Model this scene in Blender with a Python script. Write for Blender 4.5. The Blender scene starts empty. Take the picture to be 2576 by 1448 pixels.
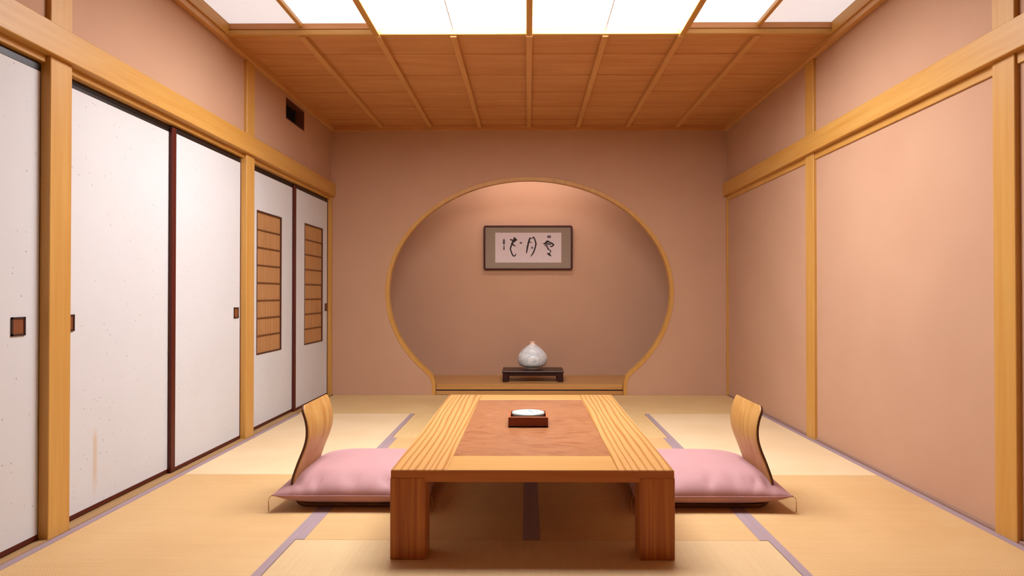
import bpy, bmesh, math, random
from mathutils import Vector, Matrix

random.seed(7)
PI = math.pi
SC = bpy.context.scene
COL = SC.collection

# ------------------------------------------------------------------ camera, world, exposure, lights
cam_data = bpy.data.cameras.new('camera')
cam_data.lens = 24.0
cam_data.sensor_width = 36.0
cam_data.shift_x = -0.01087
cam_data.clip_start = 0.05
cam = bpy.data.objects.new('camera', cam_data)
cam.location = (0.0, 0.0, 0.933)
cam.rotation_euler = (PI / 2 + 0.00932, 0.0, 0.00699)
COL.objects.link(cam)
SC.camera = cam

world = bpy.data.worlds.new('world')
SC.world = world
world.use_nodes = True
world.node_tree.nodes['Background'].inputs[0].default_value = (1.0, 0.9, 0.8, 1)
world.node_tree.nodes['Background'].inputs[1].default_value = 0.02

SC.view_settings.view_transform = 'Standard'
SC.view_settings.look = 'None'
SC.view_settings.gamma = 1.0
SC.view_settings.use_curve_mapping = False
SC.view_settings.exposure = 0.0
SC.cycles.max_bounces = 12
SC.cycles.diffuse_bounces = 8

# light given off by the three kinds of ceiling diffuser (centre pair of bays, side bay, outermost bay)
GLOW_CENTRE = 23.0
GLOW_SIDE = 1.3
GLOW_OUTER = 0.58
GLOW_ALCOVE = 62.0      # tube hidden above the alcove opening
GLOW_TINT = (1.0, 1.0, 1.05)

ALB = 0.62        # all surface colours are given as seen in the bright picture and scaled to true reflectance

# ------------------------------------------------------------------ helpers

def lin(r, g, b):
    def f(c):
        c /= 255.0
        return c / 12.92 if c <= 0.04045 else ((c + 0.055) / 1.055) ** 2.4
    return (ALB * f(r), ALB * f(g), ALB * f(b), 1.0)


class MB:
    """collects shapes for one mesh object"""
    def __init__(self):
        self.bm = bmesh.new()

    def box(self, x0, x1, y0, y1, z0, z1, bevel=0.0, seg=1, mi=0):
        vs = [self.bm.verts.new(p) for p in ((x0, y0, z0), (x1, y0, z0), (x1, y1, z0), (x0, y1, z0),
                                             (x0, y0, z1), (x1, y0, z1), (x1, y1, z1), (x0, y1, z1))]
        fs = [self.bm.faces.new([vs[i] for i in q]) for q in
              ((3, 2, 1, 0), (4, 5, 6, 7), (0, 1, 5, 4), (1, 2, 6, 5), (2, 3, 7, 6), (3, 0, 4, 7))]
        for f in fs:
            f.material_index = mi
        if bevel:
            es = list({e for f in fs for e in f.edges})
            bmesh.ops.bevel(self.bm, geom=es, offset=bevel, segments=seg, affect='EDGES', profile=0.5)
        return self

    def lathe(self, prof, seg=48, cx=0, cy=0, cz=0, mi=0):
        rings = []
        for r, z in prof:
            if r < 1e-6:
                rings.append([self.bm.verts.new((cx, cy, cz + z))])
            else:
                rings.append([self.bm.verts.new((cx + r * math.cos(2 * PI * k / seg), cy + r * math.sin(2 * PI * k / seg), cz + z)) for k in range(seg)])
        for a, b in zip(rings, rings[1:]):
            for k in range(seg):
                k2 = (k + 1) % seg
                if len(a) == 1:
                    f = self.bm.faces.new((a[0], b[k2], b[k]))
                elif len(b) == 1:
                    f = self.bm.faces.new((a[k], a[k2], b[0]))
                else:
                    f = self.bm.faces.new((a[k], a[k2], b[k2], b[k]))
                f.smooth = True
                f.material_index = mi
        return self

    def tube(self, pts, r, seg=8, mi=0):
        prev = None
        n = len(pts)
        for i, p in enumerate(pts):
            p = Vector(p)
            t = (Vector(pts[min(i + 1, n - 1)]) - Vector(pts[max(i - 1, 0)])).normalized()
            up = Vector((0, 0, 1)) if abs(t.z) < 0.9 else Vector((1, 0, 0))
            s = t.cross(up).normalized()
            u = s.cross(t)
            rr = r[i] if isinstance(r, (list, tuple)) else r
            ring = [self.bm.verts.new(p + s * (rr * math.cos(2 * PI * k / seg)) + u * (rr * math.sin(2 * PI * k / seg))) for k in range(seg)]
            if prev:
                for k in range(seg):
                    f = self.bm.faces.new((prev[k], prev[(k + 1) % seg], ring[(k + 1) % seg], ring[k]))
                    f.smooth = True
                    f.material_index = mi
            else:
                self.bm.faces.new(ring[::-1]).material_index = mi
            prev = ring
        self.bm.faces.new(prev).material_index = mi
        return self

    def prism_y(self, outline, y0, y1):
        """outline: list of (x, z); extruded from y0 to y1"""
        a = [self.bm.verts.new((x, y0, z)) for x, z in outline]
        b = [self.bm.verts.new((x, y1, z)) for x, z in outline]
        self.bm.faces.new(a)
        self.bm.faces.new(b[::-1])
        n = len(outline)
        for i in range(n):
            j = (i + 1) % n
            self.bm.faces.new((a[j], a[i], b[i], b[j]))
        return self

    def build(self, name, mats, parent=None, loc=None, recalc=True):
        if recalc:
            bmesh.ops.recalc_face_normals(self.bm, faces=self.bm.faces[:])
        me = bpy.data.meshes.new(name)
        self.bm.to_mesh(me)
        self.bm.free()
        for m in (mats if isinstance(mats, (list, tuple)) else [mats]):
            me.materials.append(m)
        o = bpy.data.objects.new(name, me)
        COL.objects.link(o)
        if parent:
            o.parent = parent
        if loc:
            o.location = loc
        return o


def boxo(name, mat, parent, x0, x1, y0, y1, z0, z1, bevel=0.0, seg=1):
    """box as one object, its origin at its own centre bottom"""
    cx, cy = (x0 + x1) / 2, (y0 + y1) / 2
    return MB().box(x0 - cx, x1 - cx, y0 - cy, y1 - cy, 0, z1 - z0, bevel, seg).build(name, mat, parent, (cx, cy, z0))


def tag(o, label=None, cat=None, group=None, kind=None):
    if label:
        o['label'] = label
    if cat:
        o['category'] = cat
    if group:
        o['group'] = group
    if kind:
        o['kind'] = kind
    return o


def empty(name, loc, rz=0.0):
    o = bpy.data.objects.new(name, None)
    o.empty_display_size = 0.1
    o.location = loc
    o.rotation_euler = (0, 0, rz)
    COL.objects.link(o)
    return o


# ------------------------------------------------------------------ materials

class NT:
    def __init__(self, name):
        self.m = bpy.data.materials.new(name)
        self.m.use_nodes = True
        self.t = self.m.node_tree
        self.b = self.t.nodes['Principled BSDF']

    def n(self, typ, **k):
        o = self.t.nodes.new(typ)
        for a, v in k.items():
            setattr(o, a, v)
        return o

    def l(self, a, b):
        self.t.links.new(a, b)

    def coords(self, scale=(1, 1, 1), rnd=True):
        tc = self.n('ShaderNodeTexCoord')
        mp = self.n('ShaderNodeMapping')
        mp.inputs['Scale'].default_value = scale
        if rnd:
            oi = self.n('ShaderNodeObjectInfo')
            mu = self.n('ShaderNodeVectorMath', operation='MULTIPLY_ADD')
            self.l(oi.outputs['Random'], mu.inputs[0])
            mu.inputs[1].default_value = (7.3, 11.1, 5.7)
            self.l(tc.outputs['Object'], mu.inputs[2])
            self.l(mu.outputs[0], mp.inputs['Vector'])
        else:
            self.l(tc.outputs['Object'], mp.inputs['Vector'])
        return mp.outputs['Vector']

    def noise(self, vec, scale, detail=4, rough=0.55, dist=0.0):
        n = self.n('ShaderNodeTexNoise')
        n.inputs['Scale'].default_value = scale
        n.inputs['Detail'].default_value = detail
        n.inputs['Roughness'].default_value = rough
        n.inputs['Distortion'].default_value = dist
        self.l(vec, n.inputs['Vector'])
        return n.outputs['Fac']

    def ramp(self, fac, stops):
        r = self.n('ShaderNodeValToRGB')
        e = r.color_ramp.elements
        while len(e) < len(stops):
            e.new(0.5)
        for el, (p, c) in zip(e, stops):
            el.position = p
            el.color = c if len(c) == 4 else (*c, 1)
        self.l(fac, r.inputs['Fac'])
        return r.outputs['Color']

    def mix(self, a, b, fac, typ='MIX'):
        x = self.n('ShaderNodeMix', data_type='RGBA', blend_type=typ)
        for v, i in ((a, 6), (b, 7)):
            if isinstance(v, tuple):
                x.inputs[i].default_value = v
            else:
                self.l(v, x.inputs[i])
        if isinstance(fac, float):
            x.inputs[0].default_value = fac
        else:
            self.l(fac, x.inputs[0])
        return x.outputs[2]

    def math(self, op, a, b=None):
        x = self.n('ShaderNodeMath', operation=op)
        for i, v in enumerate((a, b)):
            if v is None:
                continue
            if isinstance(v, (int, float)):
                x.inputs[i].default_value = v
            else:
                self.l(v, x.inputs[i])
        return x.outputs[0]

    def bump(self, h, strength=0.2, dist=0.002):
        b = self.n('ShaderNodeBump')
        b.inputs['Strength'].default_value = strength
        b.inputs['Distance'].default_value = dist
        self.l(h, b.inputs['Height'])
        self.l(b.outputs['Normal'], self.b.inputs['Normal'])

    def out(self, col, rough=0.5, spec=0.5):
        if isinstance(col, tuple):
            self.b.inputs['Base Color'].default_value = col
        else:
            self.l(col, self.b.inputs['Base Color'])
        self.b.inputs['Roughness'].default_value = rough
        self.b.inputs['Specular IOR Level'].default_value = spec
        return self.m


def axis_scale(axis, along, across):
    return tuple(along if a == axis else across for a in 'xyz')


def wood(name, light, dark, axis, rough=0.45, contrast=1.0, along=1.2, across=26.0, spec=0.4):
    n = NT(name)
    v = n.coords(axis_scale(axis, along, across))
    f1 = n.noise(v, 1.0, 5, 0.6, 0.35)
    v2 = n.coords(axis_scale(axis, along * 3, across * 8))
    f2 = n.noise(v2, 1.0, 3, 0.6, 0.1)
    c1 = n.ramp(f1, [(0.5 - 0.22 / contrast, dark), (0.5 + 0.2 / contrast, light)])
    c2 = n.ramp(f2, [(0.3, (0.86, 0.82, 0.78, 1)), (0.65, (1, 1, 1, 1))])
    col = n.mix(c1, c2, 0.6, 'MULTIPLY')
    n.bump(f2, 0.08, 0.001)
    return n.out(col, rough, spec)


def cathedral(name, light, dark, axis, rough=0.35):
    """bold flame grain of the low table's long boards"""
    n = NT(name)
    v = n.coords(axis_scale(axis, 0.62, 9.0))
    w = n.n('ShaderNodeTexWave', wave_type='BANDS', bands_direction='X' if axis != 'x' else 'Y', wave_profile='SIN')
    w.inputs['Scale'].default_value = 1.35
    w.inputs['Distortion'].default_value = 6.5
    w.inputs['Detail'].default_value = 2.0
    w.inputs['Detail Scale'].default_value = 0.9
    w.inputs['Detail Roughness'].default_value = 0.5
    n.l(v, w.inputs['Vector'])
    c1 = n.ramp(w.outputs['Fac'], [(0.0, dark), (0.42, light), (1.0, light)])
    v2 = n.coords(axis_scale(axis, 4, 190))
    f2 = n.noise(v2, 1.0, 3, 0.6)
    c2 = n.ramp(f2, [(0.3, (0.88, 0.85, 0.80, 1)), (0.65, (1, 1, 1, 1))])
    n.bump(w.outputs['Fac'], 0.06, 0.001)
    return n.out(n.mix(c1, c2, 0.7, 'MULTIPLY'), rough, 0.4)


W_LIGHT, W_DARK = lin(243, 188, 102), lin(230, 165, 72)
M = {}
for ax in 'xyz':
    M['wood_' + ax] = wood('hinoki_' + ax, W_LIGHT, W_DARK, ax)
M['sill'] = wood('sill_wood', lin(214, 172, 118), lin(194, 150, 96), 'y', 0.5)
M['ceiling_board'] = wood('ceiling_board', lin(250, 186, 118), lin(222, 146, 80), 'x', 0.5, 0.8, 1.6, 16)
M['ceiling_batten'] = wood('ceiling_batten', lin(250, 190, 116), lin(236, 170, 96), 'y', 0.45)
M['niche_wood'] = wood('niche_wood', lin(232, 180, 110), lin(214, 150, 80), 'x', 0.35)
M['table_side'] = cathedral('table_side_board', lin(242, 184, 112), lin(206, 140, 70), 'y', 0.3)
M['table_end'] = wood('table_end_board', lin(240, 184, 108), lin(226, 166, 90), 'x', 0.32, 0.8)
M['table_leg'] = wood('table_leg', lin(230, 140, 58), lin(190, 100, 34), 'z', 0.4, 1.5, 1.0, 58)
M['table_rail'] = wood('table_rail', lin(230, 140, 58), lin(212, 118, 44), 'x', 0.38)
M['chair_ply'] = wood('chair_ply', lin(242, 190, 110), lin(216, 152, 74), 'z', 0.4, 1.3, 1.2, 22)
M['chair_edge'] = NT('chair_edge').out(lin(104, 52, 18), 0.5)
M['box_wood'] = wood('box_wood', lin(152, 62, 24), lin(124, 44, 14), 'x', 0.35)
M['box_rim'] = wood('box_rim', lin(214, 128, 76), lin(190, 104, 56), 'x', 0.35)


def burl():
    n = NT('table_burl')
    v = n.coords((1.6, 3.2, 1), False)
    f = n.noise(v, 3.6, 8, 0.66, 2.6)
    f2 = n.noise(n.coords((10, 60, 10), False), 1.0, 4, 0.6, 0.6)
    c = n.ramp(f, [(0.30, lin(150, 86, 50)), (0.45, lin(188, 124, 80)), (0.72, lin(212, 150, 104))])
    c2 = n.ramp(f2, [(0.3, (0.86, 0.8, 0.76, 1)), (0.6, (1, 1, 1, 1))])
    return n.out(n.mix(c, c2, 0.6, 'MULTIPLY'), 0.28, 0.5)


M['burl'] = burl()


def plaster():
    n = NT('wall_plaster')
    v = n.coords((1, 1, 1), False)
    f = n.noise(v, 2.2, 3, 0.5)
    g = n.noise(v, 260, 3, 0.6)
    c = n.ramp(f, [(0.3, lin(224, 177, 144)), (0.7, lin(229, 183, 150))])
    n.bump(g, 0.12, 0.001)
    return n.out(c, 0.85, 0.2)


M['plaster'] = plaster()


def fusuma_paper(stain=None):
    n = NT('door_paper_stained' if stain else 'door_paper')
    v = n.coords((1, 1, 1), True)
    f = n.noise(v, 3.0, 3, 0.5)
    c = n.ramp(f, [(0.3, lin(245, 244, 243)), (0.7, lin(248, 248, 248))])
    # sparse bark flecks pressed into the paper
    vo = n.n('ShaderNodeTexVoronoi')
    vo.voronoi_dimensions = '2D'
    vo.inputs['Scale'].default_value = 46
    sx = n.n('ShaderNodeSeparateXYZ')
    cb = n.n('ShaderNodeCombineXYZ')
    n.l(n.coords((1, 1, 0.8), True), sx.inputs[0])
    n.l(sx.outputs['Y'], cb.inputs['X'])
    n.l(sx.outputs['Z'], cb.inputs['Y'])
    n.l(cb.outputs[0], vo.inputs['Vector'])
    speck = n.math('LESS_THAN', vo.outputs['Distance'], 0.11)
    cell = n.n('ShaderNodeSeparateColor')
    n.l(vo.outputs['Color'], cell.inputs[0])
    keep = n.math('GREATER_THAN', cell.outputs[0], 0.93)
    m = n.math('MULTIPLY', n.math('MULTIPLY', speck, keep), n.math('MULTIPLY', cell.outputs[1], 0.75))
    c = n.mix(c, lin(120, 100, 92), m)
    fib = n.noise(n.coords((60, 60, 12), True), 2.0, 2, 0.5, 1.5)
    fm = n.ramp(fib, [(0.68, (0, 0, 0, 1)), (0.80, (0.16, 0.16, 0.16, 1))])
    c = n.mix(c, lin(214, 196, 180), fm)
    if stain:
        y, z0, z1 = stain
        tc = n.n('ShaderNodeTexCoord')
        s = n.n('ShaderNodeSeparateXYZ')
        n.l(tc.outputs['Object'], s.inputs[0])
        d = n.math('ABSOLUTE', n.math('SUBTRACT', s.outputs['Y'], y))
        a = n.math('MAXIMUM', n.math('SUBTRACT', 1.0, n.math('DIVIDE', d, 0.022)), 0.0)
        up = n.math('MINIMUM', n.math('MAXIMUM', n.math('DIVIDE', n.math('SUBTRACT', s.outputs['Z'], z0), 0.12), 0.0), 1.0)
        dn = n.math('MINIMUM', n.math('MAXIMUM', n.math('DIVIDE', n.math('SUBTRACT', z1, s.outputs['Z']), 0.05), 0.0), 1.0)
        c = n.mix(c, lin(236, 200, 150), n.math('MULTIPLY', n.math('MULTIPLY', a, n.math('MULTIPLY', up, dn)), 0.7))
    n.bump(fib, 0.05, 0.001)
    return n.out(c, 0.8, 0.2)


M['paper'] = fusuma_paper()
M['lacquer'] = NT('door_lacquer').out(lin(98, 30, 14), 0.45, 0.3)
M['lacquer_dark'] = NT('door_lacquer_dark').out(lin(30, 16, 12), 0.45)  # door lacquer with groove and corner shade put into its colour
M['handle_wood'] = NT('handle_wood').out(lin(150, 82, 40), 0.5)
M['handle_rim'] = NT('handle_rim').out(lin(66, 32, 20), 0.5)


def reed():
    n = NT('reed')
    f = n.noise(n.coords((1, 90, 2), False), 1.0, 3, 0.6)
    c = n.ramp(f, [(0.3, lin(184, 128, 76)), (0.7, lin(210, 156, 100))])
    return n.out(c, 0.7, 0.2)


M['reed'] = reed()
M['crossbar'] = NT('crossbar').out(lin(132, 78, 38), 0.6)
M['screen_rim'] = NT('screen_rim').out(lin(92, 44, 24), 0.5)


def tatami(name, axis, base, deep):
    """woven rush: fine ridges along the mat's length, broken by the crossing threads"""
    n = NT(name)
    tc = n.n('ShaderNodeTexCoord')
    s = n.n('ShaderNodeSeparateXYZ')
    n.l(tc.outputs['Object'], s.inputs[0])
    u, v = (s.outputs['X'], s.outputs['Y']) if axis == 'y' else (s.outputs['Y'], s.outputs['X'])
    a = n.math('SINE', n.math('MULTIPLY', u, 2 * PI / 0.0105))
    ph = n.math('MULTIPLY', n.math('SIGN', a), PI / 2)
    b = n.math('SINE', n.math('ADD', n.math('MULTIPLY', v, 2 * PI / 0.0125), ph))
    h = n.math('ADD', n.math('MULTIPLY', n.math('ABSOLUTE', a), 0.6), n.math('MULTIPLY', b, 0.4))
    big = n.noise(n.coords((1.3, 1.3, 1), True), 2.0, 4, 0.6)
    st = n.noise(n.coords((120, 2, 1) if axis == 'x' else (2, 120, 1), True), 1.0, 3, 0.6)
    c = n.ramp(big, [(0.3, deep), (0.7, base)])
    c = n.mix(c, n.ramp(st, [(0.25, (0.86, 0.82, 0.76, 1)), (0.7, (1, 1, 1, 1))]), 0.55, 'MULTIPLY')
    c = n.mix(c, n.ramp(h, [(0.0, (0.78, 0.72, 0.62, 1)), (0.55, (1, 1, 1, 1))]), 0.55, 'MULTIPLY')
    n.bump(h, 0.35, 0.0012)
    return n.out(c, 0.6, 0.35)


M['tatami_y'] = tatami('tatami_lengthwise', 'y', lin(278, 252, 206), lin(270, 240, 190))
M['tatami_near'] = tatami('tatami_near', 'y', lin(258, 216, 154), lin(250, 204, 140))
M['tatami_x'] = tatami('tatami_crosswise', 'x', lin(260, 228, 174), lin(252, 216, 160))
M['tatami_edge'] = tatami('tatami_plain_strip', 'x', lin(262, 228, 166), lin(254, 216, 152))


def cloth(name, c, rough=0.8, sheen=0.0, weave=900):
    n = NT(name)
    g = n.noise(n.coords((1, 1, 1), False), weave, 2, 0.5)
    f = n.noise(n.coords((1, 1, 1), True), 6, 3, 0.5)
    d = tuple(x * 0.93 for x in c[:3]) + (1,)
    n.bump(g, 0.1, 0.0006)
    m = n.out(n.ramp(f, [(0.3, d), (0.7, c)]), rough, 0.25)
    n.b.inputs['Sheen Weight'].default_value = sheen
    return m


M['joint'] = NT('joint_strip').out(lin(290, 280, 270), 0.6)
M['border'] = cloth('mat_border', lin(192, 166, 170))
M['wall_foot'] = NT('wall_foot').out(lin(176, 136, 118), 0.7)
M['cushion'] = cloth('cushion_cloth', lin(222, 168, 168), 0.7, 0.1)
M['tassel'] = NT('tassel').out(lin(214, 160, 90), 0.6)
M['dark'] = NT('vent_dark').out(lin(30, 16, 10), 0.7)
M['vent_wood'] = NT('vent_wood').out(lin(120, 62, 30), 0.6)
M['frame'] = NT('picture_frame').out(lin(76, 18, 8), 0.4, 0.3)
M['stand'] = NT('stand_lacquer').out(lin(60, 16, 14), 0.34, 0.35)
M['ink'] = NT('ink').out(lin(52, 30, 34), 0.7)
M['ink_pale'] = NT('ink_pale').out(lin(140, 118, 130), 0.7)


def mount():
    n = NT('picture_mount')
    f = n.noise(n.coords((1, 1, 1), False), 160, 3, 0.6)
    return n.out(n.ramp(f, [(0.3, lin(206, 182, 158)), (0.7, lin(220, 196, 172))]), 0.7, 0.2)


M['mount'] = mount()


def rice():
    n = NT('writing_paper')
    f = n.noise(n.coords((1, 1, 1), False), 30, 4, 0.6)
    return n.out(n.ramp(f, [(0.3, lin(296, 272, 268)), (0.7, lin(302, 280, 276))]), 0.8, 0.2)


M['rice'] = rice()


def glass_sheet():
    m = bpy.data.materials.new('picture_glass')
    m.use_nodes = True
    t = m.node_tree
    t.nodes.clear()
    o = t.nodes.new('ShaderNodeOutputMaterial')
    mx = t.nodes.new('ShaderNodeMixShader')
    tr = t.nodes.new('ShaderNodeBsdfTransparent')
    gl = t.nodes.new('ShaderNodeBsdfGlossy')
    gl.inputs['Roughness'].default_value = 0.06
    fr = t.nodes.new('ShaderNodeFresnel')
    fr.inputs['IOR'].default_value = 1.4
    t.links.new(fr.outputs[0], mx.inputs[0])
    t.links.new(tr.outputs[0], mx.inputs[1])
    t.links.new(gl.outputs[0], mx.inputs[2])
    t.links.new(mx.outputs[0], o.inputs[0])
    return m


M['glass'] = glass_sheet()


def glaze():
    n = NT('vase_glaze')
    f = n.noise(n.coords((1, 1, 1.4), False), 14, 6, 0.65, 2.0)
    c = n.ramp(f, [(0.3, lin(206, 222, 236)), (0.5, lin(262, 268, 268)), (0.75, lin(286, 288, 284))])
    s = n.n('ShaderNodeSeparateXYZ')
    tc = n.n('ShaderNodeTexCoord')
    n.l(tc.outputs['Object'], s.inputs[0])
    neck = n.math('MINIMUM', n.math('MAXIMUM', n.math('DIVIDE', n.math('SUBTRACT', s.outputs['Z'], 0.225), 0.03), 0.0), 1.0)
    c = n.mix(c, lin(290, 246, 218), neck)
    return n.out(c, 0.25, 0.5)


M['glaze'] = glaze()


def porcelain():
    n = NT('ashtray_glaze')
    v = n.coords((1, 1, 1), False)
    f = n.noise(v, 22, 3, 0.6, 2.5)
    c = n.ramp(f, [(0.62, lin(206, 220, 218)), (0.70, lin(110, 132, 152))])
    return n.out(c, 0.15, 0.5)


M['porcelain'] = porcelain()


def lamp(name, strength):
    m = bpy.data.materials.new(name)
    m.use_nodes = True
    b = m.node_tree.nodes['Principled BSDF']
    b.inputs['Base Color'].default_value = (0.6, 0.56, 0.52, 1)
    b.inputs['Roughness'].default_value = 0.6
    b.inputs['Emission Color'].default_value = (*GLOW_TINT, 1)
    b.inputs['Emission Strength'].default_value = strength
    return m


M['lamp_alcove'] = lamp('alcove_tube', GLOW_ALCOVE)
M['lamp_centre'] = lamp('diffuser_centre', GLOW_CENTRE)
M['lamp_side'] = lamp('diffuser_side', GLOW_SIDE)
M['lamp_outer'] = lamp('diffuser_outer', GLOW_OUTER)

# ------------------------------------------------------------------ the room: measures in metres
XL, XR = -1.815, 1.832          # faces of the posts on the left and right walls
CX = 0.0085                     # middle of the room
YB, YF = 6.34, -1.3             # back wall, wall behind the camera
ZC = 2.50                       # underside of the ceiling boards
PL, PR = XL - 0.020, XR + 0.020  # plaster faces

# floor: a base slab that carries the mats
floor = MB().box(XL - 0.12, XR + 0.12, YF - 0.05, YB + 0.02, -0.10, -0.045).build('floor', M['wood_x'])
tag(floor, 'tatami floor with lavender cloth borders between the mats', 'floor', kind='structure')


def mat(x0, x1, y0, y1, axis, borders='', m=None):
    g = 0.0002
    bw, h = 0.033, 0.045
    cx, cy = (x0 + x1) / 2, (y0 + y1) / 2
    o = MB().box(x0 + g - cx, x1 - g - cx, y0 + g - cy, y1 - g - cy, 0, h, 0.002).build('tatami_mat', m or M['tatami_' + axis], floor, (cx, cy, -0.045))
    for s in borders:
        if s in 'lr':
            a, b = (x0 + g, x0 + g + bw) if s == 'l' else (x1 - g - bw, x1 - g)
            bd = MB().box(a - cx, b - cx, y0 + g - cy, y1 - g - cy, h - 0.004, h + 0.0012)
        bd.build('cloth_border', M['border'], o)
    return o


XA, XM, XB = -0.886, 0.0135, 0.912
SL, SR = -1.8148, 1.836
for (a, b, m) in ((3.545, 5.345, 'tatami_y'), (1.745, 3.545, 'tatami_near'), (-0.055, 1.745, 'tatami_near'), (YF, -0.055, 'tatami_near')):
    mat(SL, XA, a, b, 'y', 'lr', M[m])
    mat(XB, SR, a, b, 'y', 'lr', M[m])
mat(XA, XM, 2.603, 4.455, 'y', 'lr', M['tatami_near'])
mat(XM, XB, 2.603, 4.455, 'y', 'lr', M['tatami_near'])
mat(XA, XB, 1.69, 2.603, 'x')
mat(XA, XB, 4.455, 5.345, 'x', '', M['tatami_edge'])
mat(XA, XM, -0.12, 1.69, 'y', 'lr')
mat(XM, XB, -0.12, 1.69, 'y', 'lr')
mat(XA, XB, YF, -0.12, 'x')
mat(XL + 0.009, XR + 0.015, 5.345, YB, 'x', '', M['tatami_edge'])

# back wall with the round alcove opening reaching down to the floor
OX, OZ, OA, OB = 0.0135, 0.951, 1.318, 1.052
opening = []
for k in range(0, 101):
    th = math.radians(-44.2) + math.radians(180 + 88.4) * k / 100
    opening.append((OX + OA * math.cos(th), OZ + OB * math.sin(th)))
ex, ez = opening[0][0] - OX, opening[0][1]
foot = [(0.905, ez - 0.045), (0.890, ez - 0.085), (0.883, ez - 0.13), (0.882, 0.0)]
right_foot = [(OX + x, z) for x, z in foot]
left_foot = [(OX - x, z) for x, z in foot]
outline = right_foot[::-1] + opening + left_foot
wl, wr = XL - 0.06, XR + 0.06
poly = [(wr, 0.0)] + outline + [(wl, 0.0), (wl, 2.62), (wr, 2.62)]
back = MB()
back.prism_y(poly, YB, YB + 0.06)
wall_back = back.build('wall_back', M['plaster'])
tag(wall_back, 'tan plaster back wall with a round alcove opening', 'wall', kind='structure')

# ring of bent wood round the opening
def offset_outline(pts, d):
    out = []
    n = len(pts)
    for i in range(n):
        a = Vector(pts[max(i - 1, 0)])
        b = Vector(pts[min(i + 1, n - 1)])
        t = (b - a).normalized()
        out.append((pts[i][0] + t.y * d, pts[i][1] - t.x * d))
    return out


ring = MB()
o_in, o_out = offset_outline(outline, -0.012), offset_outline(outline, 0.022)
layers = []
for pts, y in ((o_out, YB - 0.004), (o_in, YB - 0.004), (o_in, YB + 0.068), (o_out, YB + 0.068)):
    layers.append([ring.bm.verts.new((x, y, max(z, 0.001))) for x, z in pts])
for i in range(len(outline) - 1):
    for a, b in ((0, 1), (1, 2), (2, 3), (3, 0)):
        f = ring.bm.faces.new((layers[a][i], layers[b][i], layers[b][i + 1], layers[a][i + 1]))
        f.smooth = False
trim = ring.build('trim_1', M['wood_z'])
tag(trim, 'bent golden wood rim around the round alcove opening', 'trim', kind='structure')

# alcove behind the opening
NX0, NX1, NY0, NY1, NZ1 = -1.72, 1.75, YB + 0.06, 7.09, 2.36
nb = MB()
nb.box(NX0 - 0.04, NX1 + 0.04, NY1, NY1 + 0.04, 0, NZ1)
nb.box(NX0 - 0.04, NX0, NY0, NY1, 0, NZ1)
nb.box(NX1, NX1 + 0.04, NY0, NY1, 0, NZ1)
nb.box(NX0 - 0.04, NX1 + 0.04, NY0, NY1, NZ1, NZ1 + 0.04)
wall_alcove = nb.build('wall_alcove', M['plaster'])
tag(wall_alcove, 'shaded tan plaster inside the round alcove', 'wall', kind='structure')
nf = empty('trim_2', (OX, YB, 0))
tag(nf, 'raised golden wood floor and sill of the round alcove', 'trim', kind='structure')
xs = 0.868
MB().box(-xs, xs, 0.012, 0.07, 0.048, 0.0985, 0.003).build('front_sill', M['niche_wood'], nf)
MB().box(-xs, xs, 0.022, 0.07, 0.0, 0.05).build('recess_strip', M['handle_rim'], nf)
MB().box(-xs, xs, 0.004, 0.03, 0.0, 0.036, 0.003).build('base_strip', M['niche_wood'], nf)
MB().box(NX0 - OX, NX1 - OX, 0.0705, NY1 - YB, 0.05, 0.097).build('floor_board', M['niche_wood'], nf)

al = empty('alcove_lamp', (0.015, YB + 0.11, NZ1 - 0.05))
tag(al, 'slim tube lamp hidden at the top of the alcove behind its opening', 'lamp')
MB().box(-0.62, 0.62, -0.028, 0.028, 0.026, 0.05, 0.003).build('housing', M['wood_x'], al)
MB().tube([(-0.60, 0, 0.012), (0.60, 0, 0.012)], 0.014, 12).build('tube', M['lamp_alcove'], al)

# posts
POST_Y = ((2.577, 2.700), (4.388, 4.515), (0.70, 0.825), (YF, YF + 0.12))
k = 3
for side, xf, s in (('left', XL, -1), ('right', XR, 1)):
    for i, (a, b) in enumerate(POST_Y):
        where = ('near', 'far', 'unseen nearer', 'corner')[i]
        p = boxo(f'trim_{k}', M['wood_z'], None, min(xf, xf + s * 0.10), max(xf, xf + s * 0.10), a, b, 0, 2.56, 0.0025)
        lab = {'near': f'square golden wood post nearest the camera on the {side} wall',
               'far': f'golden wood post halfway along the {side} wall, farther one',
               'unseen nearer': f'golden wood post beside the camera on the {side} wall',
               'corner': f'golden wood corner post behind the camera on the {side} side'}[where]
        tag(p, lab, 'post', kind='structure')
        k += 1
# slim corner posts at the back wall
p = boxo(f'trim_{k}', M['wood_z'], None, XL - 0.10, XL - 0.004, YB - 0.038, YB - 0.001, 0, 1.845, 0.002)
tag(p, 'slim golden wood strip beside the last paper door at the back corner', 'post', kind='structure'); k += 1
p = boxo(f'trim_{k}', M['wood_z'], None, XR + 0.004, XR + 0.06, YB - 0.028, YB - 0.001, 0, 1.845, 0.002)
tag(p, 'slim golden wood strip in the back right corner', 'post', kind='structure'); k += 1
# long wall rails (nageshi)
RZ0, RZ1 = 1.842, 1.962
p = boxo(f'trim_{k}', M['wood_y'], None, XL - 0.02, XL + 0.024, YF, YB - 0.001, RZ0, RZ1, 0.003)
tag(p, 'long horizontal wood rail above the white paper doors', 'rail', kind='structure'); k += 1
p = boxo(f'trim_{k}', M['wood_y'], None, XR - 0.024, XR + 0.02, YF, YB - 0.001, RZ0, RZ1, 0.003)
tag(p, 'long horizontal wood rail across the right plaster wall', 'rail', kind='structure'); k += 1
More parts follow.
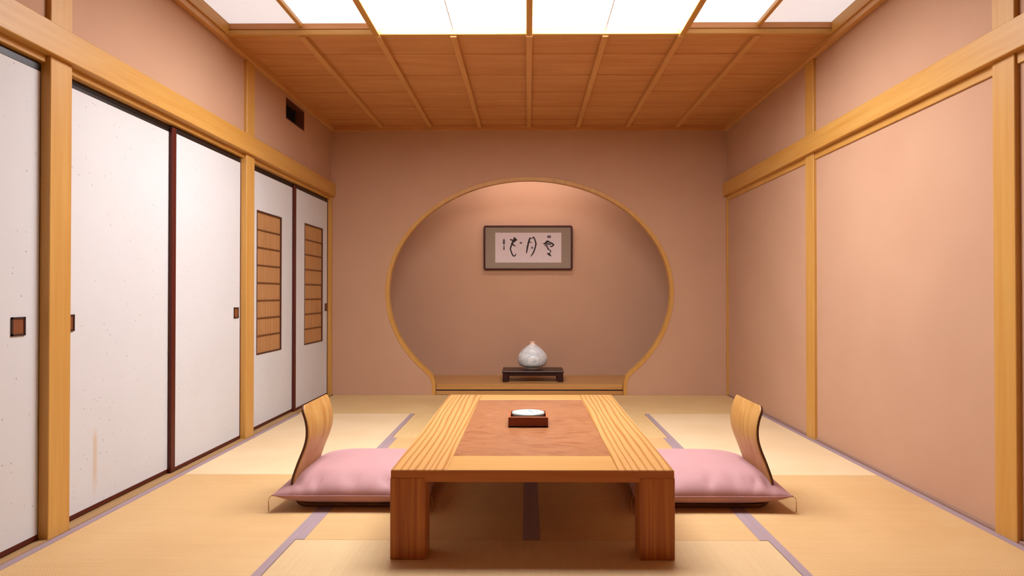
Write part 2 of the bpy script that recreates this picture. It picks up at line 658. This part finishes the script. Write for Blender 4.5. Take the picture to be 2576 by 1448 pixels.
# head jambs between the posts, and sill with grooves
BAYS = ((4.515, YB - 0.038), (2.700, 4.388), (0.825, 2.577), (YF + 0.12, 0.70))
hj = empty(f'trim_{k}', (XL, 3.5, 1.815)); k += 1
tag(hj, 'grooved wood head jamb over the white paper doors', 'trim', kind='structure')
for a, b in BAYS:
    MB().box(-0.10, -0.018, a - 3.5, b - 3.5, 0.0, 0.030, 0.002).build('jamb_board', M['wood_y'], hj)
    MB().box(-0.10, -0.052, a - 3.5, b - 3.5, -0.018, 0.002).build('jamb_stop', M['lacquer_dark'], hj)
rj = empty(f'trim_{k}', (XR, 3.5, 1.8)); k += 1
tag(rj, 'thin wood jamb under the long rail on the right wall', 'trim', kind='structure')
for a, b in BAYS:
    MB().box(0.010, 0.06, a - 3.5, b - 3.5, 0.0, 0.045, 0.002).build('jamb_board', M['wood_y'], rj)
sill = empty(f'trim_{k}', (XL, 3.5, 0)); k += 1
tag(sill, 'low grooved wood sill under the white paper doors', 'trim', kind='structure')
for a, b in BAYS:
    for x0, x1, zt in ((-0.010, 0.0, 0.006), (-0.034, -0.012, 0.006), (-0.10, -0.036, 0.004)):
        MB().box(x0, x1, a - 3.5, b - 3.5, -0.045, zt, 0.001).build('sill_strip', M['sill'], sill)
bs = boxo(f'trim_{k}', M['wall_foot'], None, SR + 0.001, XR + 0.03, YF, YB, -0.045, 0.012, 0.002); k += 1
tag(bs, 'narrow pale strip along the foot of the right wall', 'trim', kind='structure')

# plaster of the side walls
VY0, VY1, VZ0, VZ1 = 5.150, 5.575, 2.268, 2.430
lw = MB()
lw.box(PL - 0.04, PL, YF, VY0, 1.83, 2.62)
lw.box(PL - 0.04, PL, VY1, YB + 0.03, 1.83, 2.62)
lw.box(PL - 0.04, PL, VY0, VY1, 1.83, VZ0)
lw.box(PL - 0.04, PL, VY0, VY1, VZ1, 2.62)
lw.box(PL - 0.16, PL - 0.12, YF, YB + 0.03, -0.1, 2.62)
wall_left = lw.build('wall_left', M['plaster'])
tag(wall_left, 'tan plaster strip of wall above the white paper doors', 'wall', kind='structure')
rw = MB().box(PR, PR + 0.06, YF, YB + 0.03, -0.05, 2.62)
wall_right = rw.build('wall_right', M['plaster'])
tag(wall_right, 'tan plaster wall on the right, divided by wood posts', 'wall', kind='structure')
wf = MB().box(XL - 0.16, XR + 0.1, YF - 0.06, YF, -0.1, 2.62).build('wall_front', M['plaster'])
tag(wf, 'plain tan plaster wall behind the camera', 'wall', kind='structure')

# ------------------------------------------------------------------ ceiling
SKY_Y0, SKY_Y1 = 2.94, 4.06
BAY = 0.456
ceil = MB().box(XL - 0.16, XR + 0.12, SKY_Y1, YB + 0.04, ZC + 0.02, ZC + 0.06)
ceil.box(XL - 0.16, XR + 0.12, YF - 0.05, SKY_Y0, ZC + 0.02, ZC + 0.06)
ceil.box(XL - 0.16, XR + 0.12, SKY_Y0, SKY_Y1, ZC + 0.16, ZC + 0.20)
ceiling = ceil.build('ceiling', M['ceiling_board'])
tag(ceiling, 'warm brown board ceiling with slender battens', 'ceiling', kind='structure')


def plank(y0, y1):
    cy = (y0 + y1) / 2
    b = MB()
    x0, x1 = XL - 0.01, XR + 0.01
    ps = ((y0, ZC), (y1 + 0.006, ZC + 0.0035), (y1 + 0.006, ZC + 0.0105), (y0, ZC + 0.008))
    a = [b.bm.verts.new((x0, y - cy, z - ZC)) for y, z in ps]
    c = [b.bm.verts.new((x1, y - cy, z - ZC)) for y, z in ps]
    b.bm.faces.new(a); b.bm.faces.new(c[::-1])
    for i in range(4):
        j = (i + 1) % 4
        b.bm.faces.new((a[i], a[j], c[j], c[i]))
    return b.build('plank', M['ceiling_board'], ceiling, (0, cy, ZC))


ys = [SKY_Y1 + 0.02, 4.443, 4.872, 5.284, 5.695, 6.105, YB]
for a, b in zip(ys, ys[1:]):
    plank(a, b)
ys = [YF, -0.9, -0.48, -0.06, 0.36, 0.78, 1.2, 1.62, 2.04, 2.46, SKY_Y0 - 0.02]
for a, b in zip(ys, ys[1:]):
    plank(a, b)
for i in range(-3, 4):
    x = CX + BAY * i
    boxo('batten', M['ceiling_batten'], ceiling, x - 0.019, x + 0.019, SKY_Y1 + 0.02, YB - 0.03, ZC - 0.024, ZC + 0.004, 0.002)
    boxo('batten', M['ceiling_batten'], ceiling, x - 0.019, x + 0.019, YF + 0.03, SKY_Y0 - 0.034, ZC - 0.024, ZC + 0.004, 0.002)
cn = empty(f'trim_{k}', (CX, YB, ZC - 0.05)); k += 1
tag(cn, 'wood cornice where the walls meet the ceiling', 'cornice', kind='structure')
MB().box(PL - CX, PL + 0.035 - CX, YF - YB, 0, 0, 0.062, 0.003).build('side_moulding', M['ceiling_batten'], cn)
MB().box(PR - 0.035 - CX, PR - CX, YF - YB, 0, 0, 0.062, 0.003).build('side_moulding', M['ceiling_batten'], cn)
MB().box(PL + 0.035 - CX, PR - 0.035 - CX, -0.035, 0, 0, 0.062, 0.003).build('back_moulding', M['ceiling_board'], cn)

# luminous ceiling: one coffered lamp
cl = empty('ceiling_light', (CX, (SKY_Y0 + SKY_Y1) / 2, ZC - 0.015))
tag(cl, 'wide glowing ceiling light of white panels in a golden wood frame', 'ceiling light')
HY = (SKY_Y1 - SKY_Y0) / 2
HX0, HX1 = PL + 0.036 - CX, PR - 0.036 - CX
for y0, y1 in ((HY, HY + 0.034), (-HY - 0.034, -HY)):
    MB().box(HX0, HX1, y0, y1, 0, 0.030, 0.003).build('frame_rail', M['wood_x'], cl)
    s = 0.006 if y0 > 0 else -0.006
    MB().box(HX0, HX1, y0 + s, y1 + s, 0.030, 0.085, 0.002).build('frame_lining', M['wood_x'], cl)
for x0, x1 in ((HX0, HX0 + 0.010), (HX1 - 0.010, HX1)):
    MB().box(x0, x1, -HY, HY, 0.0, 0.085, 0.002).build('side_rail', M['wood_y'], cl)
for i in (-2, 0, 2):
    w = 0.019
    MB().box(BAY * i - w, BAY * i + w, -HY, HY, -0.010, 0.075, 0.003).build('crossbeam', M['wood_y'], cl)
for i in (-3, 3):
    MB().box(BAY * i - 0.012, BAY * i + 0.012, -HY, HY, 0.045, 0.078, 0.002).build('glazing_bar', M['wood_y'], cl)
for i in (-1, 1):
    MB().box(BAY * i - 0.0035, BAY * i + 0.0035, -HY, HY, 0.026, 0.034, 0.0).build('joint_strip', M['joint'], cl)
edges = [HX0 + 0.01, -3 * BAY, -2 * BAY, -BAY, 0, BAY, 2 * BAY, 3 * BAY, HX1 - 0.01]
for i in range(8):
    inner = 2 <= i <= 5
    z = 0.032 if inner else 0.068
    m = M['lamp_centre'] if inner else (M['lamp_side'] if i in (1, 6) else M['lamp_outer'])
    MB().box(edges[i] + 0.001, edges[i + 1] - 0.001, -HY + 0.001, HY - 0.001, z, z + 0.006).build('diffuser_panel', m, cl)

# vent high on the left wall
vt = empty('air_vent', (PL, (VY0 + VY1) / 2, VZ0))
tag(vt, 'dark recessed air vent high on the left wall by the ceiling', 'vent')
hy, hz = (VY1 - VY0) / 2, VZ1 - VZ0
fr = MB()
fr.box(-0.10, 0.001, -hy, -hy + 0.008, 0, hz)
fr.box(-0.10, 0.001, hy - 0.008, hy, 0, hz)
fr.box(-0.10, 0.001, -hy + 0.008, hy - 0.008, 0, 0.008)
fr.box(-0.10, 0.001, -hy + 0.008, hy - 0.008, hz - 0.008, hz)
fr.build('frame', M['vent_wood'], vt)
MB().box(-0.10, -0.09, -hy + 0.008, hy - 0.008, 0.008, hz - 0.008).build('back_panel', M['dark'], vt)
for i in range(9):
    y = -hy + 0.045 + i * (2 * hy - 0.09) / 8
    MB().box(-0.088, -0.058, y - 0.003, y + 0.003, 0.008, hz - 0.008).build('slat', M['dark'], vt)

# ------------------------------------------------------------------ sliding paper doors
DZ0, DZ1 = 0.008, 1.806
XFRONT, XREAR = -1.853, -1.871


def hikite(parent, y, z):
    w, h = 0.034, 0.034
    o = MB()
    o.box(0, 0.004, y - w, y - w + 0.007, z - h, z + h)
    o.box(0, 0.004, y + w - 0.007, y + w, z - h, z + h)
    o.box(0, 0.004, y - w, y + w, z - h, z - h + 0.007)
    o.box(0, 0.004, y - w, y + w, z + h - 0.007, z + h)
    r = o.build('door_handle', M['handle_rim'], parent)
    MB().box(0, 0.0012, y - w + 0.007, y + w - 0.007, z - h + 0.007, z + h - 0.007).build('finger_plate', M['handle_wood'], r)
    return r


def door(n, y0, y1, xf, label, handle=None, screen=None, stain=None, near='lacquer', far='lacquer'):
    cy = (y0 + y1) / 2
    d = empty(f'door_{n}', (xf, cy, 0))
    tag(d, label, 'sliding door', kind='structure')
    a, b = y0 - cy, y1 - cy
    sw, tr, br = 0.024, 0.026, 0.019
    if near == 'wide':
        nw = 0.042
    else:
        nw = sw
    paper = MB()
    pa, pb, z0, z1 = a + nw, b - sw, DZ0 + br, DZ1 - tr
    if screen:
        s0, s1, t0, t1 = screen[0] - cy, screen[1] - cy, screen[2], screen[3]
        paper.box(-0.013, -0.001, pa, s0, z0, z1)
        paper.box(-0.013, -0.001, s1, pb, z0, z1)
        paper.box(-0.013, -0.001, s0, s1, z0, t0)
        paper.box(-0.013, -0.001, s0, s1, t1, z1)
    else:
        paper.box(-0.013, -0.001, pa, pb, z0, z1)
    paper.build('paper_panel', M['paper'] if not stain else fusuma_paper((stain[0] - cy, stain[1], stain[2])), d)
    MB().box(-0.014, 0.001, a, a + nw, DZ0, DZ1, 0.0012).build('stile', M['lacquer'], d)
    MB().box(-0.014, 0.001, b - sw, b, DZ0, DZ1, 0.0012).build('stile', M['lacquer_dark'] if far == 'dark' else M['lacquer'], d)  # far stile can take the near-black tone, painted shade beside the post
    MB().box(-0.014, 0.0005, a + nw, b - sw, DZ1 - tr, DZ1, 0.001).build('rail', M['lacquer_dark'], d)  # top rail painted near black to stand for shade in the jamb groove
    MB().box(-0.014, 0.0005, a + nw, b - sw, DZ0, DZ0 + br, 0.001).build('rail', M['lacquer'], d)
    if handle:
        hikite(d, handle - cy, 0.8165)
    if screen:
        rw_ = 0.010
        sc = MB()
        sc.box(-0.012, 0.001, s0, s0 + rw_, t0, t1)
        sc.box(-0.012, 0.001, s1 - rw_, s1, t0, t1)
        sc.box(-0.012, 0.001, s0 + rw_, s1 - rw_, t0, t0 + rw_)
        sc.box(-0.012, 0.001, s0 + rw_, s1 - rw_, t1 - rw_, t1)
        sc = sc.build('screen_frame', M['screen_rim'], d)
        r = MB()
        y = s0 + rw_
        nre = 58
        st = (s1 - s0 - 2 * rw_) / nre
        for i in range(nre):
            yy = y + i * st
            r.bm.faces.new([r.bm.verts.new(p) for p in ((-0.0095, yy, t0 + rw_), (-0.0075, yy + st / 2, t0 + rw_), (-0.0075, yy + st / 2, t1 - rw_), (-0.0095, yy, t1 - rw_))])
            r.bm.faces.new([r.bm.verts.new(p) for p in ((-0.0075, yy + st / 2, t0 + rw_), (-0.0095, yy + st, t0 + rw_), (-0.0095, yy + st, t1 - rw_), (-0.0075, yy + st / 2, t1 - rw_))])
        r.box(-0.012, -0.0096, s0 + rw_, s1 - rw_, t0 + rw_, t1 - rw_)
        r = r.build('reed_screen', M['reed'], d, recalc=False)
        r['kind'] = 'stuff'
        H = t1 - t0
        for i in range(1, 8):
            z = t0 + H * (i / 8.0) * 0.985 + 0.006
            MB().box(-0.0085, -0.003, s0 + rw_, s1 - rw_, z - 0.005, z + 0.005, 0.001).build('crossbar', M['crossbar'], d)
    return d


door(1, 1.70, 2.600, XFRONT, 'white paper sliding door at the left edge, nearest the camera', handle=2.469, far='dark')
door(2, 2.660, 3.575, XREAR, 'wide white paper door with a tan vertical stain near its foot', handle=2.768, stain=(2.945, 0.05, 0.36))
door(3, 3.537, 4.405, XFRONT, 'plain white paper sliding door left of the middle post, farther of the pair', handle=4.322, near='wide')
door(4, 4.500, 5.445, XREAR, 'white paper door with a reed screen, just past the far post', screen=(4.695, 5.170, 0.514, 1.517))
door(5, 5.400, YB - 0.030, XFRONT, 'white paper door with a reed screen at the back corner', handle=6.25, screen=(5.648, 6.150, 0.512, 1.526), near='wide')
door(6, 0.80, 1.74, XREAR, 'white paper sliding door beside the camera')
door(7, -0.28, 0.72, XFRONT, 'white paper sliding door behind the camera')
door(8, YF + 0.10, -0.24, XREAR, 'white paper sliding door in the corner behind the camera')

# ------------------------------------------------------------------ low table
TB = empty('low_table', (0.0155, 3.3125, 0))
TB.rotation_euler.z = 0.0
tag(TB, 'low golden wood table with a reddish burl centre panel, between the pink cushions', 'table')
TX, TY, TZ, TH = 0.4985, 0.9025, 0.315, 0.0425
BX = 0.197
side = MB().box(-TX, -TX + BX, -TY, TY, TZ - TH, TZ, 0.002).build('side_board', M['table_side'], TB)
side2 = MB().box(TX - BX, TX, -TY, TY, TZ - TH, TZ, 0.002).build('side_board', M['table_side'], TB)
for y0, y1 in ((-TY, -TY + 0.214), (TY - 0.205, TY)):
    MB().box(-TX + BX + 0.0006, TX - BX - 0.0006, y0, y1, TZ - TH, TZ - 0.0004, 0.0012).build('end_board', M['table_end'], TB)
MB().box(-TX + BX + 0.0006, TX - BX - 0.0006, -TY + 0.2146, TY - 0.2056, TZ - 0.025, TZ - 0.0006, 0.0012).build('centre_panel', M['burl'], TB)
for sy in (-1, 1):
    a, b = sorted((sy * (TY + 0.001), sy * (TY - 0.03)))
    MB().box(-TX - 0.0005, TX + 0.0005, a, b, TZ - TH - 0.0005, TZ - 0.0022, 0.0015).build('end_rail', M['table_rail'], TB)
LW, LD = 0.122, 0.104
for sx in (-1, 1):
    for sy in (-1, 1):
        x0, x1 = sorted((sx * (TX + 0.0025), sx * (TX - LW)))
        y0, y1 = sorted((sy * (TY + 0.0025), sy * (TY - LD)))
        MB().box(x0, x1, y0, y1, 0, 0.288, 0.003).build('leg', M['table_leg'], TB)

# wooden box and ashtray on the table
BXO = empty('wooden_box', (0.0015, 3.270, TZ))
tag(BXO, 'small square reddish wood box on the low table holding the ashtray', 'box')
hb, hh, wt = 0.0925, 0.048, 0.010
MB().box(-hb, hb, -hb, hb, 0, 0.006).build('bottom', M['box_wood'], BXO)
for nm, x0, x1, y0, y1 in (('side', -hb, hb, -hb, -hb + wt), ('side', -hb, hb, hb - wt, hb), ('side', -hb, -hb + wt, -hb + wt, hb - wt), ('side', hb - wt, hb, -hb + wt, hb - wt)):
    s = MB().box(x0, x1, y0, y1, 0.0, hh - 0.004, 0.0008).build('side', M['box_wood'], BXO)
    MB().box(x0, x1, y0, y1, hh - 0.004, hh, 0.0008).build('rim', M['box_rim'], s)
ash = MB().lathe([(0.0, 0.0), (0.046, 0.0), (0.060, 0.010), (0.075, 0.034), (0.0785, 0.045), (0.0775, 0.050), (0.073, 0.050), (0.066, 0.044),
                  (0.052, 0.040), (0.028, 0.0385), (0.0, 0.038)], 56).build('ashtray', M['porcelain'], None, (0.0015, 3.270, TZ + 0.0064))
tag(ash, 'round white porcelain ashtray with bluish brush marks, set in the wooden box', 'ashtray')

# ------------------------------------------------------------------ legless chairs and cushions

def catmull(pts, n=6):
    out = []
    P = [pts[0]] + list(pts) + [pts[-1]]
    for i in range(1, len(P) - 2):
        for j in range(n):
            t = j / n
            p0, p1, p2, p3 = (Vector(q) for q in P[i - 1:i + 3])
            out.append(0.5 * ((2 * p1) + (p2 - p0) * t + (2 * p0 - 5 * p1 + 4 * p2 - p3) * t * t + (3 * p1 - p0 - 3 * p2 + p3) * t ** 3))
    out.append(Vector(pts[-1]))
    return out


def ply_sheet(profile, half, thick, round_end, r=0.05, hollow=0.0, taper=0.0):
    """bent plywood: profile of (x, z) swept across y; both ends of the sheet may have rounded corners"""
    pts = catmull([(x, z, 0) for x, z in profile], 6)
    L = [0.0]
    for a, b in zip(pts, pts[1:]):
        L.append(L[-1] + (b - a).length)
    # finer stations near the rounded end
    N = 14
    b = MB()
    rows = []
    for i, p in enumerate(pts):
        t = (pts[min(i + 1, len(pts) - 1)] - pts[max(i - 1, 0)]).normalized()
        nrm = Vector((-t.y, t.x, 0))
        d = L[-1] - L[i]
        hw = half
        if taper and L[i] < 0.12:
            hw = taper + (half - taper) * L[i] / 0.12
        if round_end and d < r:
            hw = half - r + math.sqrt(max(r * r - (r - d) ** 2, 0))
        row = []
        for s in (1, -1):
            rr = []
            for k_ in range(N + 1):
                y = -hw + 2 * hw * k_ / N
                q = p + nrm * (s * thick / 2 + hollow * (1 - (y / half) ** 2) * min(1, L[i] / 0.15))
                rr.append(b.bm.verts.new((q.x, y, q.y)))
            row.append(rr)
        rows.append(row)
    for r0, r1 in zip(rows, rows[1:]):
        for s in (0, 1):
            for k_ in range(N):
                f = b.bm.faces.new((r0[s][k_], r0[s][k_ + 1], r1[s][k_ + 1], r1[s][k_]))
                f.smooth = True
        for k_ in (0, N):
            f = b.bm.faces.new((r0[0][k_], r1[0][k_], r1[1][k_], r0[1][k_]))
            f.material_index = 1
    for row in (rows[0], rows[-1]):
        for k_ in range(N):
            f = b.bm.faces.new((row[0][k_], row[0][k_ + 1], row[1][k_ + 1], row[1][k_]))
            f.material_index = 1
    return b


def chair(label):
    """faces +x; origin on the floor below the middle of the seat"""
    c = empty('legless_chair', (0, 0, 0))
    tag(c, label, 'chair', 'legless chairs at the low table')
    back_prof = [(-0.262, 0.024), (-0.278, 0.050), (-0.283, 0.086), (-0.277, 0.125), (-0.253, 0.195), (-0.229, 0.255), (-0.2165, 0.300), (-0.2145, 0.345),
                 (-0.221, 0.385), (-0.2305, 0.415), (-0.234, 0.425), (-0.2365, 0.432), (-0.2385, 0.438), (-0.2400, 0.442), (-0.2407, 0.444)]
    ply_sheet(back_prof, 0.192, 0.010, True, 0.034, -0.006, 0.168).build('backrest', [M['chair_ply'], M['chair_edge']], c)
    seat_prof = [(-0.262, 0.024), (-0.250, 0.013), (-0.232, 0.0065), (-0.205, 0.0056), (-0.10, 0.0056), (0.10, 0.0056), (0.17, 0.0056), (0.182, 0.0056), (0.19, 0.0056), (0.195, 0.0056)]
    ply_sheet(seat_prof, 0.168, 0.010, True, 0.045).build('seat', [M['chair_ply'], M['chair_edge']], c)
    return c


def cushion(label, seed):
    """square floor cushion; local x towards the table; origin below its middle"""
    R = random.Random(seed)
    hx, hy, zs, top, bot = 0.338, 0.336, 0.067, 0.099, 0.058
    n = 56
    b = MB()
    folds = [(R.uniform(-0.85, 0.85), R.uniform(-0.5, 0.5), R.uniform(0.03, 0.06), R.uniform(0.007, 0.015)) for _ in range(13)]

    def edge(u, v):
        pin = 1 - 0.045 * (1 - v * v) * abs(u) ** 3
        piv = 1 - 0.030 * (1 - u * u) * abs(v) ** 3
        return hx * u * pin, hy * v * piv

    grid = {}
    for side_ in (1, -1):
        for i in range(n + 1):
            for j in range(n + 1):
                # denser near the rim
                u = math.sin((i / n - 0.5) * PI)
                v = math.sin((j / n - 0.5) * PI)
                if side_ == -1 and (i in (0, n) or j in (0, n)):
                    grid[(side_, i, j)] = grid[(1, i, j)]
                    continue
                x, y = edge(u, v)
                if side_ == 1:
                    m = max(0.0, (1 - abs(u) ** 2.9)) ** 0.5 * max(0.0, (1 - abs(v) ** 2.9)) ** 0.5
                else:
                    m = max(0.0, (1 - abs(u) ** 4.0)) ** 0.5 * max(0.0, (1 - abs(v) ** 4.0)) ** 0.5
                z = zs + (top if side_ == 1 else -bot) * m
                corner = (abs(u) * abs(v)) ** 6
                z += 0.006 * corner
                if side_ == 1:
                    for fu, sl, w, h in folds:
                        t = 1 - abs(v)
                        d = (u - fu - sl * (t - 0.1)) / w
                        z -= h * math.exp(-d * d) * math.exp(-((t - 0.16) / 0.13) ** 2) * (1 if v < 0 else 0.5)
                    z += 0.004 * math.sin(5 * u + 1.3 * seed) * math.sin(4 * v + seed) * m
                grid[(side_, i, j)] = b.bm.verts.new((x, y, max(z, 0.0125)))
    for side_ in (1, -1):
        for i in range(n):
            for j in range(n):
                q = (grid[(side_, i, j)], grid[(side_, i + 1, j)], grid[(side_, i + 1, j + 1)], grid[(side_, i, j + 1)])
                f = b.bm.faces.new(q if side_ == 1 else q[::-1])
                f.smooth = True
    o = b.build('floor_cushion', M['cushion'])
    tag(o, label, 'cushion', 'pink cushions on the legless chairs')
    rim = []
    for t in range(0, 4 * 40):
        s, f = divmod(t, 40)
        w = math.sin((f / 40 - 0.5) * PI)
        u, v = ((w, -1), (1, w), (-w, 1), (-1, -w))[s]
        x, y = edge(u, v)
        rim.append((x, y, zs + 0.006 * (abs(u) * abs(v)) ** 6))
    rim.append(rim[0])
    MB().tube(rim, 0.0032, 6).build('piping', M['cushion'], o)
    for sx in (-1, 1):
        for sy in (-1, 1):
            x, y = edge(sx, sy)
            MB().tube([(x, y, zs + 0.006), (x + sx * 0.010, y + sy * 0.004, zs - 0.002), (x + sx * 0.013, y + sy * 0.006, zs - 0.02), (x + sx * 0.011, y + sy * 0.008, 0.008)],
                      [0.002, 0.0014, 0.0014, 0.0022], 6).build('tassel', M['tassel'], o)
    return o


AX = 0.0165       # the two places mirror each other about the middle of the table
c1 = chair('bent plywood legless chair at the left side of the low table')
c1.location = (AX - 0.767, 3.169, 0)
c2 = chair('bent plywood legless chair at the right side of the low table')
c2.location = (AX + 0.767, 3.169, 0)
c2.rotation_euler.z = PI
q1 = cushion('dusty pink square cushion on the chair left of the low table', 1)
q1.location = (AX - 0.775, 3.262, 0)
q2 = cushion('dusty pink square cushion on the chair right of the low table', 4)
q2.location = (AX + 0.775, 3.262, 0)
q2.scale.x = -1

# ------------------------------------------------------------------ alcove: calligraphy, vase, stand
FW, FH = 0.918, 0.459
pic = empty('framed_calligraphy', (0.0015, NY1 - 0.006, 1.186))
pic.rotation_euler.x = 0.035
tag(pic, 'wide framed brush calligraphy in dark wood frame hanging in the alcove', 'picture')


def rounded_frame(w, h, bw, r, y0, y1):
    def loop(inset, rr):
        out = []
        for cx_, cz_, a0 in ((w / 2 - inset - rr, h - inset - rr, 0), (-w / 2 + inset + rr, h - inset - rr, 90), (-w / 2 + inset + rr, inset + rr, 180), (w / 2 - inset - rr, inset + rr, 270)):
            for q in range(7):
                a = math.radians(a0 + 15 * q)
                out.append((cx_ + rr * math.cos(a), cz_ + rr * math.sin(a)))
        return out
    b = MB()
    ls = []
    for ins, rr, y in ((0.0, r, y1), (0.0, r, y0 + 0.004), (0.004, r - 0.003, y0), (bw - 0.003, max(r - bw, 0.004), y0), (bw, max(r - bw, 0.004), y0 + 0.003), (bw, max(r - bw, 0.004), y1)):
        ls.append([b.bm.verts.new((x, y, z)) for x, z in loop(ins, rr)])
    m = len(ls[0])
    for a, c in zip(ls, ls[1:] + ls[:1]):
        for i in range(m):
            j = (i + 1) % m
            b.bm.faces.new((a[i], a[j], c[j], c[i]))
    return b


rounded_frame(FW, FH, 0.017, 0.022, -0.026, 0.0).build('frame', M['frame'], pic)
MB().box(-FW / 2 + 0.012, FW / 2 - 0.012, -0.014, -0.002, 0.012, FH - 0.012).build('mount', M['mount'], pic)
PW, PH = 0.684, 0.309
pcx, pcz = 0.0025, 0.231
pap = MB().box(-PW / 2, PW / 2, -0.001, 0.0, -PH / 2, PH / 2).build('writing_paper', M['rice'], pic, (pcx, -0.0142, pcz))
gl_ = MB().box(-FW / 2 + 0.016, FW / 2 - 0.016, -0.020, -0.0188, 0.016, FH - 0.016).build('glass_pane', M['glass'], pic)


def stroke(b, pts, mi=0):
    """pts: (u, v, width) on a sheet 2365 x 1060 units; a flat ribbon of ink a hair above the paper"""
    k_ = PW / 2365.0
    P = catmull([((u - 1257) * k_, (745 - v) * PH / 1060.0, w * k_ * 0.55) for u, v, w in pts], 5)
    lf, rt = [], []
    for i, p in enumerate(P):
        t = (P[min(i + 1, len(P) - 1)] - P[max(i - 1, 0)])
        t.z = 0
        t.normalize()
        s = Vector((-t.y, t.x, 0)) * max(p.z, 0.0004)
        lf.append(b.bm.verts.new((p.x + s.x, -0.0016, p.y + s.y)))
        rt.append(b.bm.verts.new((p.x - s.x, -0.0016, p.y - s.y)))
    for i in range(len(P) - 1):
        b.bm.faces.new((lf[i], lf[i + 1], rt[i + 1], rt[i])).material_index = mi


INK = [M['ink'], M['ink_pale']]
ch = MB()      # snow
stroke(ch, [(1770, 612, 14), (1850, 596, 46), (1925, 535, 66), (1960, 512, 50)])
stroke(ch, [(1955, 512, 50), (2030, 560, 40), (2110, 600, 50), (2160, 650, 44), (2095, 700, 42), (2030, 712, 26)])
stroke(ch, [(1850, 620, 60), (1890, 670, 64), (1960, 730, 44)], 1)
stroke(ch, [(1900, 600, 80), (1990, 620, 70), (2080, 630, 30)], 1)
stroke(ch, [(1935, 720, 40), (1965, 790, 44), (2000, 820, 34), (2035, 830, 28), (2055, 870, 36), (2048, 915, 26)])
stroke(ch, [(1935, 940, 30), (1985, 975, 64), (2030, 1010, 52), (2085, 1050, 14)])
stroke(ch, [(2040, 915, 18), (2015, 960, 44), (2000, 990, 40)])
ch.build('snow_character', INK, pap, recalc=False)
ch = MB()      # moon
stroke(ch, [(1328, 385, 36), (1295, 470, 56), (1255, 610, 54), (1222, 760, 52), (1200, 880, 40), (1188, 955, 20)])
stroke(ch, [(1330, 410, 24), (1390, 425, 24), (1440, 375, 40), (1490, 460, 44), (1528, 600, 50), (1515, 700, 44), (1465, 860, 44), (1405, 980, 38), (1335, 1072, 12)])
stroke(ch, [(1300, 545, 22), (1340, 556, 30), (1378, 562, 34)])
stroke(ch, [(1345, 785, 18), (1390, 725, 34), (1412, 745, 38), (1415, 795, 20)], 1)
ch.build('moon_character', INK, pap, recalc=False)
ch = MB()      # flower
stroke(ch, [(605, 448, 26), (650, 472, 50), (720, 478, 46), (800, 478, 60), (868, 470, 12)])
stroke(ch, [(742, 368, 14), (765, 420, 70), (800, 460, 80), (850, 475, 20)])
stroke(ch, [(810, 470, 60), (735, 520, 80), (680, 585, 54), (655, 660, 46), (628, 740, 46), (616, 790, 44), (645, 880, 42), (690, 1000, 44), (735, 1042, 36), (785, 1028, 40), (815, 965, 22)])
stroke(ch, [(690, 620, 60), (745, 665, 40), (815, 700, 18)])
stroke(ch, [(955, 572, 52), (990, 578, 66), (1030, 580, 48)], 1)
ch.build('flower_character', INK, pap, recalc=False)
ch = MB()
stroke(ch, [(388, 445, 50), (385, 530, 72), (385, 630, 70)], 1)
stroke(ch, [(388, 660, 34), (388, 740, 44), (385, 825, 60)], 1)
ch.build('signature', INK, pap, recalc=False)
ch = MB()
stroke(ch, [(1932, 362, 64), (1995, 358, 84), (2068, 364, 78)], 0)
ch.build('seal_stamp', [M['ink_pale'], M['ink']], pap, recalc=False)

ST = empty('display_stand', (0.048, 6.69, 0.097))
tag(ST, 'low black lacquer display stand in the alcove under the vase', 'stand')
sx_, sy_ = 0.296, 0.185
MB().box(-sx_, sx_, -sy_, sy_, 0.088, 0.104, 0.005, 2).build('top', M['stand'], ST)
for s in (-1, 1):
    MB().box(-sx_ + 0.02, sx_ - 0.02, s * (sy_ - 0.028) - 0.006, s * (sy_ - 0.028) + 0.006, 0.056, 0.090, 0.002).build('apron', M['stand'], ST)
for s in (-1, 1):
    for t in (-1, 1):
        x0, x1 = sorted((s * (sx_ - 0.006), s * (sx_ - 0.062)))
        y0, y1 = sorted((t * (sy_ - 0.010), t * (sy_ - 0.060)))
        MB().box(x0, x1, y0, y1, 0.0, 0.089, 0.006, 2).build('leg', M['stand'], ST)

vase_prof = [(0.0, 0.0), (0.066, 0.0), (0.070, 0.004), (0.068, 0.018), (0.074, 0.022), (0.104, 0.027), (0.126, 0.038), (0.139, 0.060), (0.1460, 0.090), (0.1455, 0.110),
             (0.138, 0.136), (0.122, 0.161), (0.100, 0.186), (0.074, 0.208), (0.050, 0.225), (0.033, 0.239), (0.0245, 0.250), (0.0235, 0.258), (0.0255, 0.2645),
             (0.0215, 0.2655), (0.0180, 0.256), (0.019, 0.240), (0.020, 0.20), (0.0, 0.19)]
pp = catmull([(r, z, 0) for r, z in vase_prof], 3)
vs = MB().lathe([(max(p.x, 0.0), p.y) for p in pp], 64).build('vase', M['glaze'], None, (0.046, 6.735, 0.097 + 0.104))
tag(vs, 'squat pale grey porcelain vase with a tiny neck on the black stand', 'vase')
